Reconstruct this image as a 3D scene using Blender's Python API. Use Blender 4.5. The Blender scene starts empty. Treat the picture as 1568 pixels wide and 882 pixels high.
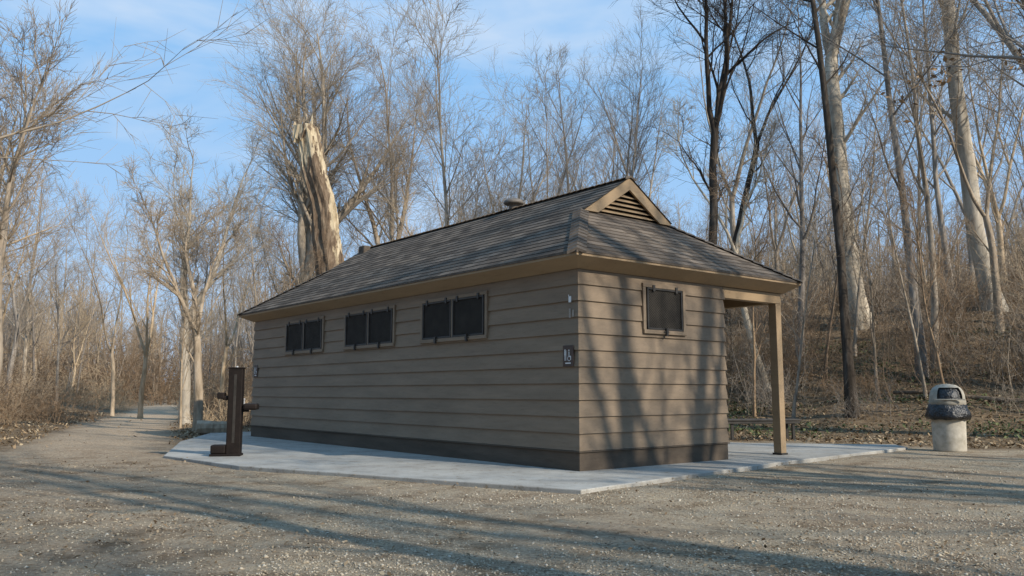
import bpy, math, random
import numpy as np
from mathutils import Vector
random.seed(3)
rng=np.random.default_rng(11)
scene=bpy.context.scene
COL=scene.collection

# ------------------------------------------------------------------ helpers
def link(ob,parent=None):
    COL.objects.link(ob)
    if parent is not None: ob.parent=parent
    return ob
def empty(name,loc=(0,0,0),rotz=0.0):
    e=bpy.data.objects.new(name,None); e.location=loc; e.rotation_euler=(0,0,rotz); e.empty_display_size=.3
    return link(e)
def mesh_np(name,verts,faces,mats=(),smooth=False,matidx=None):
    """faces: (F,k) int array"""
    verts=np.asarray(verts,dtype=np.float32); faces=np.asarray(faces,dtype=np.int32)
    F,k=faces.shape
    me=bpy.data.meshes.new(name)
    me.vertices.add(len(verts)); me.vertices.foreach_set('co',verts.ravel())
    me.loops.add(F*k); me.loops.foreach_set('vertex_index',faces.ravel())
    me.polygons.add(F); me.polygons.foreach_set('loop_start',np.arange(0,F*k,k,dtype=np.int32))
    for m in mats: me.materials.append(m)
    if matidx is not None: me.polygons.foreach_set('material_index',np.asarray(matidx,dtype=np.int32))
    if smooth: me.polygons.foreach_set('use_smooth',np.ones(F,dtype=bool))
    me.update(calc_edges=True)
    return me
def pymesh(name,verts,faces,mats=()):
    me=bpy.data.meshes.new(name); me.from_pydata([tuple(v) for v in verts],[],faces); me.update()
    for m in mats: me.materials.append(m)
    return me
def obj(name,me,parent=None,loc=None,rotz=0,scale=None):
    o=bpy.data.objects.new(name,me); link(o,parent)
    if loc is not None: o.location=loc
    if rotz: o.rotation_euler=(0,0,rotz)
    if scale is not None: o.scale=(scale,)*3 if not hasattr(scale,'__len__') else scale
    return o
def boxes_mesh(name,lst,mats,bevel=0):
    V=[];F=[]
    for (x0,x1,y0,y1,z0,z1) in lst:
        b=len(V)
        V+=[(x0,y0,z0),(x1,y0,z0),(x1,y1,z0),(x0,y1,z0),(x0,y0,z1),(x1,y0,z1),(x1,y1,z1),(x0,y1,z1)]
        F+=[(b,b+3,b+2,b+1),(b+4,b+5,b+6,b+7),(b,b+1,b+5,b+4),(b+1,b+2,b+6,b+5),(b+2,b+3,b+7,b+6),(b+3,b,b+4,b+7)]
    return pymesh(name,V,F,mats)
def boxes(name,lst,mat,parent=None,bevel=0,**kw):
    o=obj(name,boxes_mesh(name,lst,[mat]),parent,**kw)
    if bevel:
        m=o.modifiers.new('bevel','BEVEL'); m.width=bevel; m.segments=2
    return o
def lathe(name,prof,mat,parent=None,n=32,loc=None,skip=None,jitter=0):
    V=[];F=[]
    for (r,z) in prof:
        for i in range(n):
            a=2*math.pi*i/n; rr=r+(random.uniform(-jitter,jitter) if jitter else 0)
            V.append((rr*math.cos(a),rr*math.sin(a),z+(random.uniform(-jitter,jitter)*.5 if jitter else 0)))
    for j in range(len(prof)-1):
        for i in range(n):
            if skip and skip(j,i): continue
            F.append((j*n+i,j*n+(i+1)%n,(j+1)*n+(i+1)%n,(j+1)*n+i))
    me=pymesh(name,V,F,[mat])
    for p in me.polygons: p.use_smooth=True
    return obj(name,me,parent,loc=loc)

# ------------------------------------------------------------------ materials
def newmat(name,rough=.8,spec=.3):
    m=bpy.data.materials.new(name); m.use_nodes=True
    nt=m.node_tree; b=nt.nodes['Principled BSDF']
    b.inputs['Roughness'].default_value=rough
    b.inputs['Specular IOR Level'].default_value=spec
    return m,nt,b
def N(nt,t,**kw):
    n=nt.nodes.new(t)
    for k,v in kw.items():
        if k in n.inputs.keys(): n.inputs[k].default_value=v
        else: setattr(n,k,v)
    return n
def ramp(nt,stops):
    r=nt.nodes.new('ShaderNodeValToRGB'); e=r.color_ramp.elements
    while len(e)<len(stops): e.new(.5)
    for el,(p,c) in zip(e,stops): el.position=p; el.color=(*c,1) if len(c)==3 else c
    return r
def noise(nt,scale,detail=6,rough=.6,coord='Object',vec=None,mapscale=None):
    n=N(nt,'ShaderNodeTexNoise'); n.inputs['Scale'].default_value=scale
    n.inputs['Detail'].default_value=min(detail,5); n.inputs['Roughness'].default_value=rough
    tc=N(nt,'ShaderNodeTexCoord'); src=tc.outputs[coord]
    if mapscale:
        mp=N(nt,'ShaderNodeMapping'); mp.inputs['Scale'].default_value=mapscale
        nt.links.new(src,mp.inputs[0]); src=mp.outputs[0]
    nt.links.new(src,n.inputs['Vector']); return n
def bump(nt,b,fac,strength,dist):
    bp=N(nt,'ShaderNodeBump'); bp.inputs['Strength'].default_value=strength; bp.inputs['Distance'].default_value=dist
    nt.links.new(fac,bp.inputs['Height']); nt.links.new(bp.outputs[0],b.inputs['Normal'])
def mixc(nt,fac,a,b,mode='MIX'):
    m=nt.nodes.new('ShaderNodeMix'); m.data_type='RGBA'; m.blend_type=mode
    for sock,v in ((m.inputs[0],fac),(m.inputs[6],a),(m.inputs[7],b)):
        if hasattr(v,'is_linked'): nt.links.new(v,sock)
        elif isinstance(v,(int,float)): sock.default_value=v
        else: sock.default_value=(*v,1)
    return m.outputs[2]
def nmat(name,stops,scale,rough=.85,spec=.25,bs=.3,bd=.01,bscale=None,mapscale=None,detail=6,coord='Object'):
    m,nt,b=newmat(name,rough,spec)
    n=noise(nt,scale,detail,mapscale=mapscale,coord=coord); r=ramp(nt,stops)
    nt.links.new(n.outputs[0],r.inputs[0]); nt.links.new(r.outputs[0],b.inputs['Base Color'])
    if bs:
        n2=noise(nt,bscale or scale*3,detail,mapscale=mapscale,coord=coord)
        bump(nt,b,n2.outputs[0],bs,bd)
    return m
def bark(name,a,bc,c,scale=6):
    out=[]
    for kind in (0,1):
        m=bpy.data.materials.new(name+('_twig' if kind else '')); m.use_nodes=True; nt=m.node_tree
        nt.nodes.remove(nt.nodes['Principled BSDF']); d=N(nt,'ShaderNodeBsdfDiffuse'); nt.links.new(d.outputs[0],nt.nodes['Material Output'].inputs[0])
        oi=N(nt,'ShaderNodeObjectInfo'); hr=ramp(nt,[(0,(.76,.76,.79)),(.5,(1.04,1.01,.97)),(1,(1.3,1.21,1.08))])
        nt.links.new(oi.outputs['Random'],hr.inputs[0])
        if kind==0:
            n=noise(nt,scale,5,.65,mapscale=(1,1,.22)); r=ramp(nt,[(.3,a),(.52,bc),(.72,c)])
            nt.links.new(n.outputs[0],r.inputs[0]); src=r.outputs[0]
            bp=N(nt,'ShaderNodeBump'); bp.inputs['Strength'].default_value=.8; bp.inputs['Distance'].default_value=.05
            nt.links.new(n.outputs[0],bp.inputs['Height']); nt.links.new(bp.outputs[0],d.inputs['Normal'])
        else: src=tuple(.2*x+.8*y for x,y in zip(a,bc))
        nt.links.new(mixc(nt,1.0,hr.outputs[0],src,'MULTIPLY'),d.inputs['Color'])
        out.append(m)
    return out
M_grey=bark('bark_grey',(.14,.12,.10),(.32,.28,.235),(.46,.415,.355))
M_dark=bark('bark_dark',(.03,.025,.02),(.075,.062,.05),(.16,.135,.11))
M_pale=bark('bark_pale',(.22,.195,.16),(.41,.37,.31),(.58,.53,.45),3)
M_tan=bark('bark_tan',(.21,.165,.115),(.43,.345,.25),(.55,.465,.36))
M_brush=bark('bark_brush',(.12,.085,.06),(.26,.19,.13),(.38,.30,.21))

# ------------------------------------------------------------------ building frame
CX,CY=0.843,10.6
ANG=math.atan2(.6246,.7810)
dR=np.array([.7810,.6246]); dL=np.array([-.6246,.7810])
def Wp(s,t,z=0): 
    p=np.array([CX,CY])+s*dR+t*dL; return (p[0],p[1],z)

# ------------------------------------------------------------------ terrain
def sst(x):
    x=np.clip(x,0,1); return x*x*(3-2*x)
def hill_d(x,y): return (x-5.5)*.55+(y-19.5)*.83
def pathc(y): return -8.7-(y-18)*.379
def height(x,y):
    x=np.asarray(x,float); y=np.asarray(y,float)
    d=hill_d(x,y); f=sst((x+8)/12)
    h=f*(4.7*sst((d+.5)/20)+.03*np.clip(d-20,0,200))
    bumpy=.10*np.sin(x*.9+1.3*np.sin(y*.5))+.08*np.sin(y*1.1+x*.4)+.05*np.sin(x*2.3-y*1.7)
    h=h+f*bumpy*sst((d-.5)/4)
    dl=(pathc(y)-2.0-x)
    h=h+.55*sst(dl/5)*sst((y-13)/6)
    h=h+.15*sst((x-pathc(y)-2)/3)*sst((y-19)/6)*(1-f)
    dist=np.hypot(x,y)
    h=h+np.clip(dist-70,0,140)*.02*(1-f)
    return h-.05+.012*np.sin(x*1.7+y)*np.sin(y*1.3)
def gmask(x,y):
    wob=.35*np.sin(x*1.3+y*.7)+.25*np.sin(y*2.1-x*1.9)
    d=hill_d(x,y)
    clear=sst((-d-1.0+wob*.6)/1.2)*sst((17.2-y+wob)/1.5+.5*0)*sst((x+9.6+(15-y)*1.3+wob)/1.5)
    c2=sst((-d-1.0+wob*.6)/1.2)*sst((x+8.3)/1.5)*sst((24-y)/2)*sst((x-pathc(y))/1)
    c2=c2*sst((x+2.5)/2)
    p=sst((1.95-np.abs(x-pathc(y))+wob*.5)/.7)*sst((y-12)/3)
    return np.clip(np.maximum(np.maximum(clear,c2),p),0,1), p
def axis(a,b,fine,lim,n_out):
    inner=np.arange(a,b,fine)
    o1=b+np.geomspace(fine,lim-b,n_out); o0=a-np.geomspace(fine,lim+a,n_out)[::-1]
    return np.concatenate([o0,inner,o1])
xs=axis(-26,26,.25,500,45); ys=axis(2,46,.25,500,45)
X,Y=np.meshgrid(xs,ys); Z=height(X,Y)
V=np.stack([X,Y,Z],-1).reshape(-1,3); nx=len(xs); ny=len(ys)
ii,jj=np.meshgrid(np.arange(nx-1),np.arange(ny-1)); b0=(jj*nx+ii).ravel()
Fq=np.stack([b0,b0+1,b0+nx+1,b0+nx],-1)
mg,nt,b=newmat('ground_material',.95,.05)
at=N(nt,'ShaderNodeAttribute'); at.attribute_name='gravel'
at2=N(nt,'ShaderNodeAttribute'); at2.attribute_name='dirt'
at3=N(nt,'ShaderNodeAttribute'); at3.attribute_name='trail'
n1=noise(nt,45,5,.8); r1=ramp(nt,[(.30,(.13,.105,.072)),(.44,(.36,.295,.21)),(.56,(.50,.42,.315)),(.72,(.66,.58,.45))])
nt.links.new(n1.outputs[0],r1.inputs[0])
vo=N(nt,'ShaderNodeTexVoronoi'); vo.inputs['Scale'].default_value=48
tc=N(nt,'ShaderNodeTexCoord'); nt.links.new(tc.outputs['Object'],vo.inputs['Vector'])
rv=ramp(nt,[(0,(.68,.65,.61)),(.5,(1,1,1)),(1,(1.22,1.17,1.09))]); nt.links.new(vo.outputs['Color'],rv.inputs[0])
grav=mixc(nt,.9,r1.outputs[0],rv.outputs[0],'MULTIPLY')
n3=noise(nt,20,5,.8); r3=ramp(nt,[(.3,(.17,.125,.085)),(.5,(.37,.285,.20)),(.7,(.54,.44,.33))]); nt.links.new(n3.outputs[0],r3.inputs[0])
nb=noise(nt,.45,5,.65); rb=ramp(nt,[(.42,(0,0,0)),(.6,(1,1,1))]); nt.links.new(nb.outputs[0],rb.inputs[0])
md=N(nt,'ShaderNodeMath',operation='MAXIMUM'); nt.links.new(at2.outputs['Fac'],md.inputs[0])
mm=N(nt,'ShaderNodeMath',operation='MULTIPLY'); mm.inputs[1].default_value=.8; nt.links.new(rb.outputs[0],mm.inputs[0]); nt.links.new(mm.outputs[0],md.inputs[1])
gd=mixc(nt,md.outputs[0],grav,r3.outputs[0])
nl=noise(nt,1.7,5,.75); rl=ramp(nt,[(.36,(.58,.53,.48)),(.48,(.93,.90,.87)),(.56,(1,1,1)),(.68,(1.2,1.16,1.08))]); nt.links.new(nl.outputs[0],rl.inputs[0])
gd=mixc(nt,1.0,gd,rl.outputs[0],'MULTIPLY')
gd=mixc(nt,at3.outputs['Fac'],gd,mixc(nt,1.0,r3.outputs[0],(1.35,1.32,1.28),'MULTIPLY'))
n4=noise(nt,9,5,.8); r4=ramp(nt,[(.3,(.06,.043,.027)),(.45,(.17,.12,.075)),(.58,(.28,.20,.125)),(.68,(.19,.16,.085)),(.78,(.42,.33,.22))]); nt.links.new(n4.outputs[0],r4.inputs[0])
fin=mixc(nt,at.outputs['Fac'],r4.outputs[0],gd)
nt.links.new(fin,b.inputs['Base Color'])
bump(nt,b,n1.outputs[0],1.0,.03)
me=mesh_np('ground',V,Fq,[mg],smooth=True)
g,p=gmask(X.ravel(),Y.ravel())
a=me.attributes.new('gravel','FLOAT','POINT'); a.data.foreach_set('value',g.astype(np.float32))
dirt=np.clip(np.maximum(p*.9, sst((-X.ravel()-1.0)/5)*.85),0,1)
a=me.attributes.new('dirt','FLOAT','POINT'); a.data.foreach_set('value',dirt.astype(np.float32))
trail=.8*sst((1.5-np.abs(X.ravel()-pathc(Y.ravel())))/.8)*sst((Y.ravel()-12)/6)
a=me.attributes.new('trail','FLOAT','POINT'); a.data.foreach_set('value',trail.astype(np.float32))
obj('ground',me)

# ------------------------------------------------------------------ slab
slabP=[(.70,8.63),(3.88,12.12),(7.04,15.13),(7.2,15.95),(4.5,16.4),(-1.3,22.7),(-3,23.6),(-7.3,20.6),(-6.6,16.9),(-5.4,13.2),(-3.65,11.4)]
m_conc,nt,b=newmat('concrete',.85,.25)
n=noise(nt,1.3,8,.65); r=ramp(nt,[(.3,(.28,.26,.23)),(.5,(.38,.36,.32)),(.75,(.48,.455,.405))]); nt.links.new(n.outputs[0],r.inputs[0])
n2=noise(nt,60,6,.7); r2=ramp(nt,[(.3,(.8,.8,.8)),(.7,(1.1,1.1,1.1))]); nt.links.new(n2.outputs[0],r2.inputs[0])
n5=noise(nt,6,5,.8); r5=ramp(nt,[(.34,(.62,.56,.48)),(.46,(1,1,1))]); nt.links.new(n5.outputs[0],r5.inputs[0])
nt.links.new(mixc(nt,1.0,mixc(nt,1.0,r.outputs[0],r2.outputs[0],'MULTIPLY'),r5.outputs[0],'MULTIPLY'),b.inputs['Base Color']); bump(nt,b,n2.outputs[0],.4,.005)
k=len(slabP)
me=pymesh('concrete_slab',[(x,y,0) for x,y in slabP]+[(x,y,-.3) for x,y in slabP],[tuple(range(k))]+[(i,i+k,(i+1)%k+k,(i+1)%k) for i in range(k)],[m_conc])
so=obj('concrete_slab',me); bv=so.modifiers.new('b','BEVEL'); bv.width=.012; bv.segments=2
def inslab(x,y,pad=0):
    c=np.zeros(x.shape,bool)
    for i in range(k):
        x1,y1=slabP[i]; x2,y2=slabP[(i+1)%k]
        cond=((y1>y)!=(y2>y)) & (x<(x2-x1)*(y-y1)/(y2-y1+1e-9)+x1)
        c^=cond
    return c

# ------------------------------------------------------------------ building materials
def paint(name,c,var=.16,rough=.6):
    m,nt,b=newmat(name,rough,.2)
    n=noise(nt,2.2,8,.65,mapscale=(1,.35,2.5)); lo=tuple(v*(1-var) for v in c); hi=tuple(v*(1+var) for v in c)
    r=ramp(nt,[(.3,lo),(.7,hi)]); nt.links.new(n.outputs[0],r.inputs[0])
    n2=noise(nt,14,8,.75,mapscale=(1,.3,3)); r2=ramp(nt,[(.28,(.8,.78,.76)),(.45,(1,1,1)),(.7,(1.04,1.04,1.04))]); nt.links.new(n2.outputs[0],r2.inputs[0])
    nt.links.new(mixc(nt,1.0,r.outputs[0],r2.outputs[0],'MULTIPLY'),b.inputs['Base Color'])
    bump(nt,b,n2.outputs[0],.25,.006)
    return m
M_wall=paint('siding_paint',(.218,.163,.112))
M_trim=paint('trim_paint',(.31,.22,.132),.1)
M_base=paint('base_paint',(.100,.077,.057),.25,.85)
M_metal=nmat('dark_metal',[(.3,(.02,.018,.015)),(.7,(.05,.042,.035))],8,.5,.4,bs=.1)
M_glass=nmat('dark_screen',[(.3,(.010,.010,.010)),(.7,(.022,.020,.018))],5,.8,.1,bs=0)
M_wire=nmat('wire',[(.3,(.05,.042,.033)),(.7,(.085,.072,.058))],5,.6,.2,bs=0)
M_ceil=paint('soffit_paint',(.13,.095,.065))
M_white,_,bb=newmat('white_mark',.6); bb.inputs['Base Color'].default_value=(.7,.7,.68,1)
# shingles
M_sh,nt,b=newmat('shingles',.95,.1)
uv=N(nt,'ShaderNodeUVMap'); 
br=N(nt,'ShaderNodeTexBrick'); br.offset=.5; br.inputs['Scale'].default_value=1
br.inputs['Brick Width'].default_value=.30; br.inputs['Row Height'].default_value=.14; br.inputs['Mortar Size'].default_value=.003
br.inputs['Color1'].default_value=(.09,.073,.058,1); br.inputs['Color2'].default_value=(.18,.147,.117,1); br.inputs['Mortar'].default_value=(.055,.045,.036,1)
nt.links.new(uv.outputs[0],br.inputs['Vector'])
br2=N(nt,'ShaderNodeTexBrick'); br2.offset=.37; br2.inputs['Scale'].default_value=1
br2.inputs['Brick Width'].default_value=.17; br2.inputs['Row Height'].default_value=.14; br2.inputs['Mortar Size'].default_value=0
br2.inputs['Color1'].default_value=(.78,.78,.78,1); br2.inputs['Color2'].default_value=(1.22,1.19,1.15,1)
nt.links.new(uv.outputs[0],br2.inputs['Vector'])
ns=noise(nt,90,5,.7); rs=ramp(nt,[(.3,(.75,.75,.75)),(.7,(1.25,1.25,1.25))]); nt.links.new(ns.outputs[0],rs.inputs[0])
nw=noise(nt,.8,5,.7); rw=ramp(nt,[(.3,(.85,.85,.87)),(.7,(1.15,1.12,1.08))]); nt.links.new(nw.outputs[0],rw.inputs[0])
c=mixc(nt,.8,br.outputs[0],br2.outputs[0],'MULTIPLY'); c=mixc(nt,1.0,c,rs.outputs[0],'MULTIPLY'); c=mixc(nt,1.0,c,rw.outputs[0],'MULTIPLY')
nt.links.new(c,b.inputs['Base Color'])
cb=mixc(nt,.5,br2.outputs[0],rs.outputs[0]); bump(nt,b,cb,.45,.008)

# ------------------------------------------------------------------ building
B=empty('restroom_building',(CX,CY,0),ANG)
WS,WT,PS=2.95,10.65,4.46     # enclosed width, length, porch outer
ZB,ZT=.25,2.56
def ring(V,s0,s1,t0,t1,o,z):
    b=len(V); V+=[(s0-o,t0-o,z),(s1+o,t0-o,z),(s1+o,t1+o,z),(s0-o,t1+o,z)]; return b
# siding
V=[];F=[]; nco=11; hc=(ZT-ZB)/nco
for i in range(nco):
    z0=ZB+i*hc; z1=z0+hc
    a=ring(V,0,WS,0,WT,.003,z0-.002); b_=ring(V,0,WS,0,WT,.028,z0); c_=ring(V,0,WS,0,WT,.026,z0+.004); d_=ring(V,0,WS,0,WT,.004,z1)
    for j in range(4):
        q=(j+1)%4
        F+=[(a+j,a+q,b_+q,b_+j),(b_+j,b_+q,c_+q,c_+j),(c_+j,c_+q,d_+q,d_+j)]
obj('siding',pymesh('siding',V,F,[M_wall]),B)
boxes('base',[(-.012,WS+.012,-.012,WT+.012,-.02,ZB-.006)],M_base,B,.01)
boxes('flashing',[(-.034,WS+.034,-.034,WT+.034,ZB-.022,ZB-.004)],M_base,B,.003)
cc=[]
for i in range(nco):
    z0=ZB+i*hc
    cc+=[(-.031,.028,-.031,-.0285,z0-.003,z0+.05),(-.031,-.0285,-.0285,.028,z0-.003,z0+.05)]
boxes('corner_caps',cc,M_wall,B)
# soffit cove + fascia
S0,S1,T0,T1=-.28,4.60,-.28,10.93
V=[(S0,T0,2.665),(S1,T0,2.665),(S1,T1,2.665),(S0,T1,2.665),(-.03,-.03,2.545),(PS+.03,-.03,2.545),(PS+.03,WT+.03,2.545),(-.03,WT+.03,2.545),
   (S0,T0,2.705),(S1,T0,2.705),(S1,T1,2.705),(S0,T1,2.705)]
F=[(j,4+j,4+(j+1)%4,(j+1)%4) for j in range(4)]+[(j,(j+1)%4,8+(j+1)%4,8+j) for j in range(4)]
obj('soffit',pymesh('soffit',V,F,[M_trim]),B)
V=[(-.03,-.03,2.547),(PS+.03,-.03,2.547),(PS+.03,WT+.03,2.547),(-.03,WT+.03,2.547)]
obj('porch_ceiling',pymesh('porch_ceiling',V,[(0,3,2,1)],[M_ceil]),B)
boxes('porch_beams',[(WS+.03,PS,0,.14,2.38,2.543),(PS-.14,PS-.002,.142,WT-.142,2.38,2.543),(WS+.03,PS,WT-.14,WT,2.38,2.543)],M_trim,B,.006)
boxes('porch_posts',[(PS-.145,PS-.005,t,t+.14,0,2.378) for t in (.003,3.5,7.0,10.5)],M_trim,B,.008)
boxes('post_bases',[(PS-.16,PS+.01,t-.015,t+.155,0,.03) for t in (.003,3.5,7.0,10.5)],M_metal,B,.004)
# roof shingles
mS=.655; Zr=2.72; cosr=1/math.sqrt(1+mS*mS); sc=(S0+S1)/2; HW=(S1-S0)/2
wg=1.48; row=.14*cosr
V=[];F=[];UV=[]
def addrow(fmap,w0,w1,ext):
    lo0,lo1=ext(w0); hi0,hi1=ext(w1)
    if hi1<hi0: hi0=hi1=(hi0+hi1)/2
    lift=.009; b=len(V)
    V.extend([fmap(lo0,w0,0),fmap(lo1,w0,0),fmap(lo0,w0,lift),fmap(lo1,w0,lift),fmap(hi0,w1,.0),fmap(hi1,w1,.0)])
    F.append((b,b+1,b+3,b+2)); F.append((b+2,b+3,b+5,b+4))
    v0,v1=w0/cosr,w1/cosr
    UV.extend([(lo0,v0+.001),(lo1,v0+.001),(lo1,v0+.002),(lo0,v0+.002),(lo0,v0+.002),(lo1,v0+.002),(hi1,v1-.001),(hi0,v1-.001)])
def ext_side(w):
    if w<wg: return T0+w,T1-w
    return T0+wg-.12,T1-wg+.12
def ext_end(w): return S0+w,S1-w
left=lambda a_,w,l:(S0+w,a_,Zr+mS*w+l)
right=lambda a_,w,l:(S1-w,a_,Zr+mS*w+l)
front=lambda a_,w,l:(a_,T0+w,Zr+mS*w+l)
back=lambda a_,w,l:(a_,T1-w,Zr+mS*w+l)
def addwr(fmap,ext,maxw):
    w=0;
    while w<maxw-1e-6:
        w1=min(w+row,maxw)
        if w<wg<w1 and maxw>wg+.2:
            addrow(fmap,w,wg-1e-6,ext); addrow(fmap,wg+1e-6,w1,ext)
        else: addrow(fmap,w,w1,ext)
        w=w1
addwr(left,ext_side,HW); addwr(right,ext_side,HW); addwr(front,ext_end,wg+.06); addwr(back,ext_end,wg+.06)
me=pymesh('roof',V,F,[M_sh]); ul=me.uv_layers.new(name='UVMap'); ul.data.foreach_set('uv',np.array(UV,dtype=np.float32).ravel())
obj('roof',me,B)
# hip + ridge caps, drip edge
def captile(p0,p1,n,w=.13):
    p0=Vector(p0);p1=Vector(p1);V=[];F=[]
    d=(p1-p0)/n; side=d.cross(Vector((0,0,1))).normalized()*w
    for i in range(n):
        a0=p0+d*i;a1=p0+d*(i+1.1); up0=Vector((0,0,.036));up1=Vector((0,0,.022)); dn=Vector((0,0,-w*.42))
        b=len(V); V+=[a0-side+up0+dn,a0+up0,a0+side+up0+dn,a1-side+up1+dn,a1+up1,a1+side+up1+dn, a0-side+dn,a0,a0+side+dn]
        F+=[(b,b+1,b+4,b+3),(b+1,b+2,b+5,b+4),(b+6,b+7,b+1,b),(b+7,b+8,b+2,b+1)]
    return V,F
AV=[];AF=[]
zR=Zr+mS*HW
zg=Zr+mS*wg
for p0,p1,n,w in [((S0,T0,Zr),(S0+wg,T0+wg,zg),14,.12),((S1,T0,Zr),(S1-wg,T0+wg,zg),14,.12),((S0,T1,Zr),(S0+wg,T1-wg,zg),14,.12),((S1,T1,Zr),(S1-wg,T1-wg,zg),14,.12),((sc,T0+wg-.13,zR-.01),(sc,T1-wg+.13,zR-.01),60,.12)]:
    v,f=captile(p0,p1,n,w); b=len(AV); AV+=v; AF+=[tuple(i+b for i in q) for q in f]
M_cap=nmat('cap_shingle',[(.3,(.075,.06,.048)),(.7,(.15,.122,.097))],12,.95,.1)
obj('roof_caps',pymesh('roof_caps',AV,AF,[M_cap]),B)
boxes('drip_edge',[(S0-.012,S0,T0-.012,T1+.012,2.695,2.722),(S1,S1+.012,T0-.012,T1+.012,2.695,2.722),(S0,S1,T0-.012,T0,2.695,2.722),(S0,S1,T1,T1+.012,2.695,2.722)],M_cap,B)
# dutch gables
def prism(pts,t0,t1):
    n=len(pts); V=[(s,t0,z) for s,z in pts]+[(s,t1,z) for s,z in pts]
    F=[tuple(range(n)),tuple(range(2*n-1,n-1,-1))]+[(i,i+n,(i+1)%n+n,(i+1)%n) for i in range(n)]
    return V,F
def merge(parts):
    V=[];F=[]
    for v,f in parts:
        b=len(V);V+=v;F+=[tuple(i+b for i in q) for q in f]
    return V,F
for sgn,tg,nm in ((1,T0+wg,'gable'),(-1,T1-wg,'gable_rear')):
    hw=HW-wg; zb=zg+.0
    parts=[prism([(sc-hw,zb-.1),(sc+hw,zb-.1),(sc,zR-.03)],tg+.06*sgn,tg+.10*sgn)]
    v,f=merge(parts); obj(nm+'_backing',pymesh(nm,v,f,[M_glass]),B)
    bw=.19
    tA,tB=tg-.10*sgn,tg-.065*sgn
    L=prism([(sc-hw-.02,zR-mS*(hw+.02)-.012),(sc,zR-.012),(sc,zR-.012-bw),(sc-hw+.27,zR-mS*(hw+.02)-.012)],tA,tB)
    Rr=prism([(sc+hw+.02,zR-mS*(hw+.02)-.012),(sc+hw-.27,zR-mS*(hw+.02)-.012),(sc+.001,zR-.012-bw),(sc+.001,zR-.012)],tA,tB)
    v,f=merge([L,Rr]); obj(nm+'_rake',pymesh(nm,v,f,[M_trim]),B)
    lv=[]
    zz=zb+.03
    while zz<zR-bw-.08:
        half=(zR-bw+.02-zz)/mS
        lv.append(( [(sc-half,tg-.05*sgn,zz),(sc+half,tg-.05*sgn,zz),(sc+half-.03,tg+.03*sgn,zz+.055),(sc-half+.03,tg+.03*sgn,zz+.055),
                     (sc-half,tg-.05*sgn,zz-.014),(sc+half,tg-.05*sgn,zz-.014)],[(0,1,2,3),(4,5,1,0),(4,3,2,5)]))
        zz+=.072
    v,f=merge(lv); obj(nm+'_louvers',pymesh(nm,v,f,[M_trim]),B)
# windows
def window(parent,name,h0,h1,z0,z1,axis_,panes):
    fr=[];sash=[];gl=[];hw_=[]
    def mp(ha,hb,da,db,za,zb):
        return (-db,-da,ha,hb,za,zb) if axis_=='L' else (ha,hb,-db,-da,za,zb)
    e=.055
    fr+=[mp(h0-e,h1+e,.0,.05,z1,z1+e),mp(h0-e,h1+e,.0,.06,z0-e,z0),mp(h0-e,h0,.0,.048,z0,z1),mp(h1,h1+e,.0,.048,z0,z1)]
    pw=(h1-h0)/panes; WV=[];WF=[]
    for i in range(panes):
        a=h0+i*pw;b_=a+pw
        if i: fr.append(mp(a-.02,a+.02,.0,.046,z0,z1))
        a+=.02;b_-=.02
        q=.028
        sash+=[mp(a,b_,.03,.056,z1-q,z1-.004),mp(a,b_,.03,.056,z0+.004,z0+q),mp(a,a+q,.03,.054,z0+q,z1-q),mp(b_-q,b_,.03,.054,z0+q,z1-q)]
        gl.append(mp(a+.002,b_-.002,.0285,.031,z0+.01,z1-.01))
        for hh in (a+.13,b_-.13): hw_.append(mp(hh-.022,hh+.022,.05,.066,z1-.05,z1+.035))
        cm=(a+b_)/2; hw_.append(mp(cm-.02,cm+.02,.05,.085,z0-.075,z0+.03)); hw_.append(mp(cm-.05,cm+.05,.055,.072,z0-.03,z0-.012))
        w=b_-a; hgt=z1-z0; sp=.036
        for dirn in (1,-1):
            c0=-hgt
            while c0<w:
                za=max(0,-c0); zb=min(hgt,w-c0)
                if zb-za>.02:
                    ha,hb=c0+za,c0+zb
                    if dirn<0: ha,hb=w-ha,w-hb
                    t=.0032
                    bb_=len(WV)
                    for (hh,zz_) in ((a+ha-t,z0+za),(a+ha+t,z0+za),(a+hb+t,z0+zb),(a+hb-t,z0+zb)):
                        dd=.037+(.001 if dirn>0 else 0)
                        WV.append((-dd,hh,zz_) if axis_=='L' else (hh,-dd,zz_))
                    WF.append((bb_,bb_+1,bb_+2,bb_+3))
                c0+=sp
    boxes(name+'_frame',fr,M_wall,parent,.004); boxes(name+'_sash',sash,M_metal,parent,.003); boxes(name+'_glass',gl,M_glass,parent)
    boxes(name+'_hardware',hw_,M_metal,parent,.002)
    obj(name+'_wire',pymesh(name+'_wire',WV,WF,[M_wire]),parent)
window(B,'window_1',1.93,3.60,1.80,2.385,'L',2)
window(B,'window_2',4.52,6.23,1.80,2.385,'L',2)
window(B,'window_3',7.18,8.86,1.80,2.385,'L',2)
window(B,'window_4',1.22,1.99,1.82,2.40,'R',1)
boxes('doors',[(WS+.02,WS+.06,1.2,2.15,.02,2.1),(WS+.02,WS+.06,8.4,9.35,.02,2.1)],M_base,B,.005)
vt=lathe('roof_vent',[(.09,-.25),(.09,.06),(.095,.07),(.17,.075),(.185,.09),(.185,.125),(.15,.16),(.08,.185),(.0,.19)],nmat('vent_metal',[(.3,(.10,.085,.07)),(.7,(.2,.17,.14))],6,.55,.4),B,24,loc=(sc,4.0,zR))
boxes('roof_vent_box',[(sc-.3,sc-.12,9.1,9.35,zR-.25,zR-.01)],M_cap,B,.02)
boxes('sticker',[(-.0295,-.0285,.10,.15,2.12,2.2),(-.0295,-.0285,.14,.155,2.2,2.22)],M_white,B)
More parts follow.
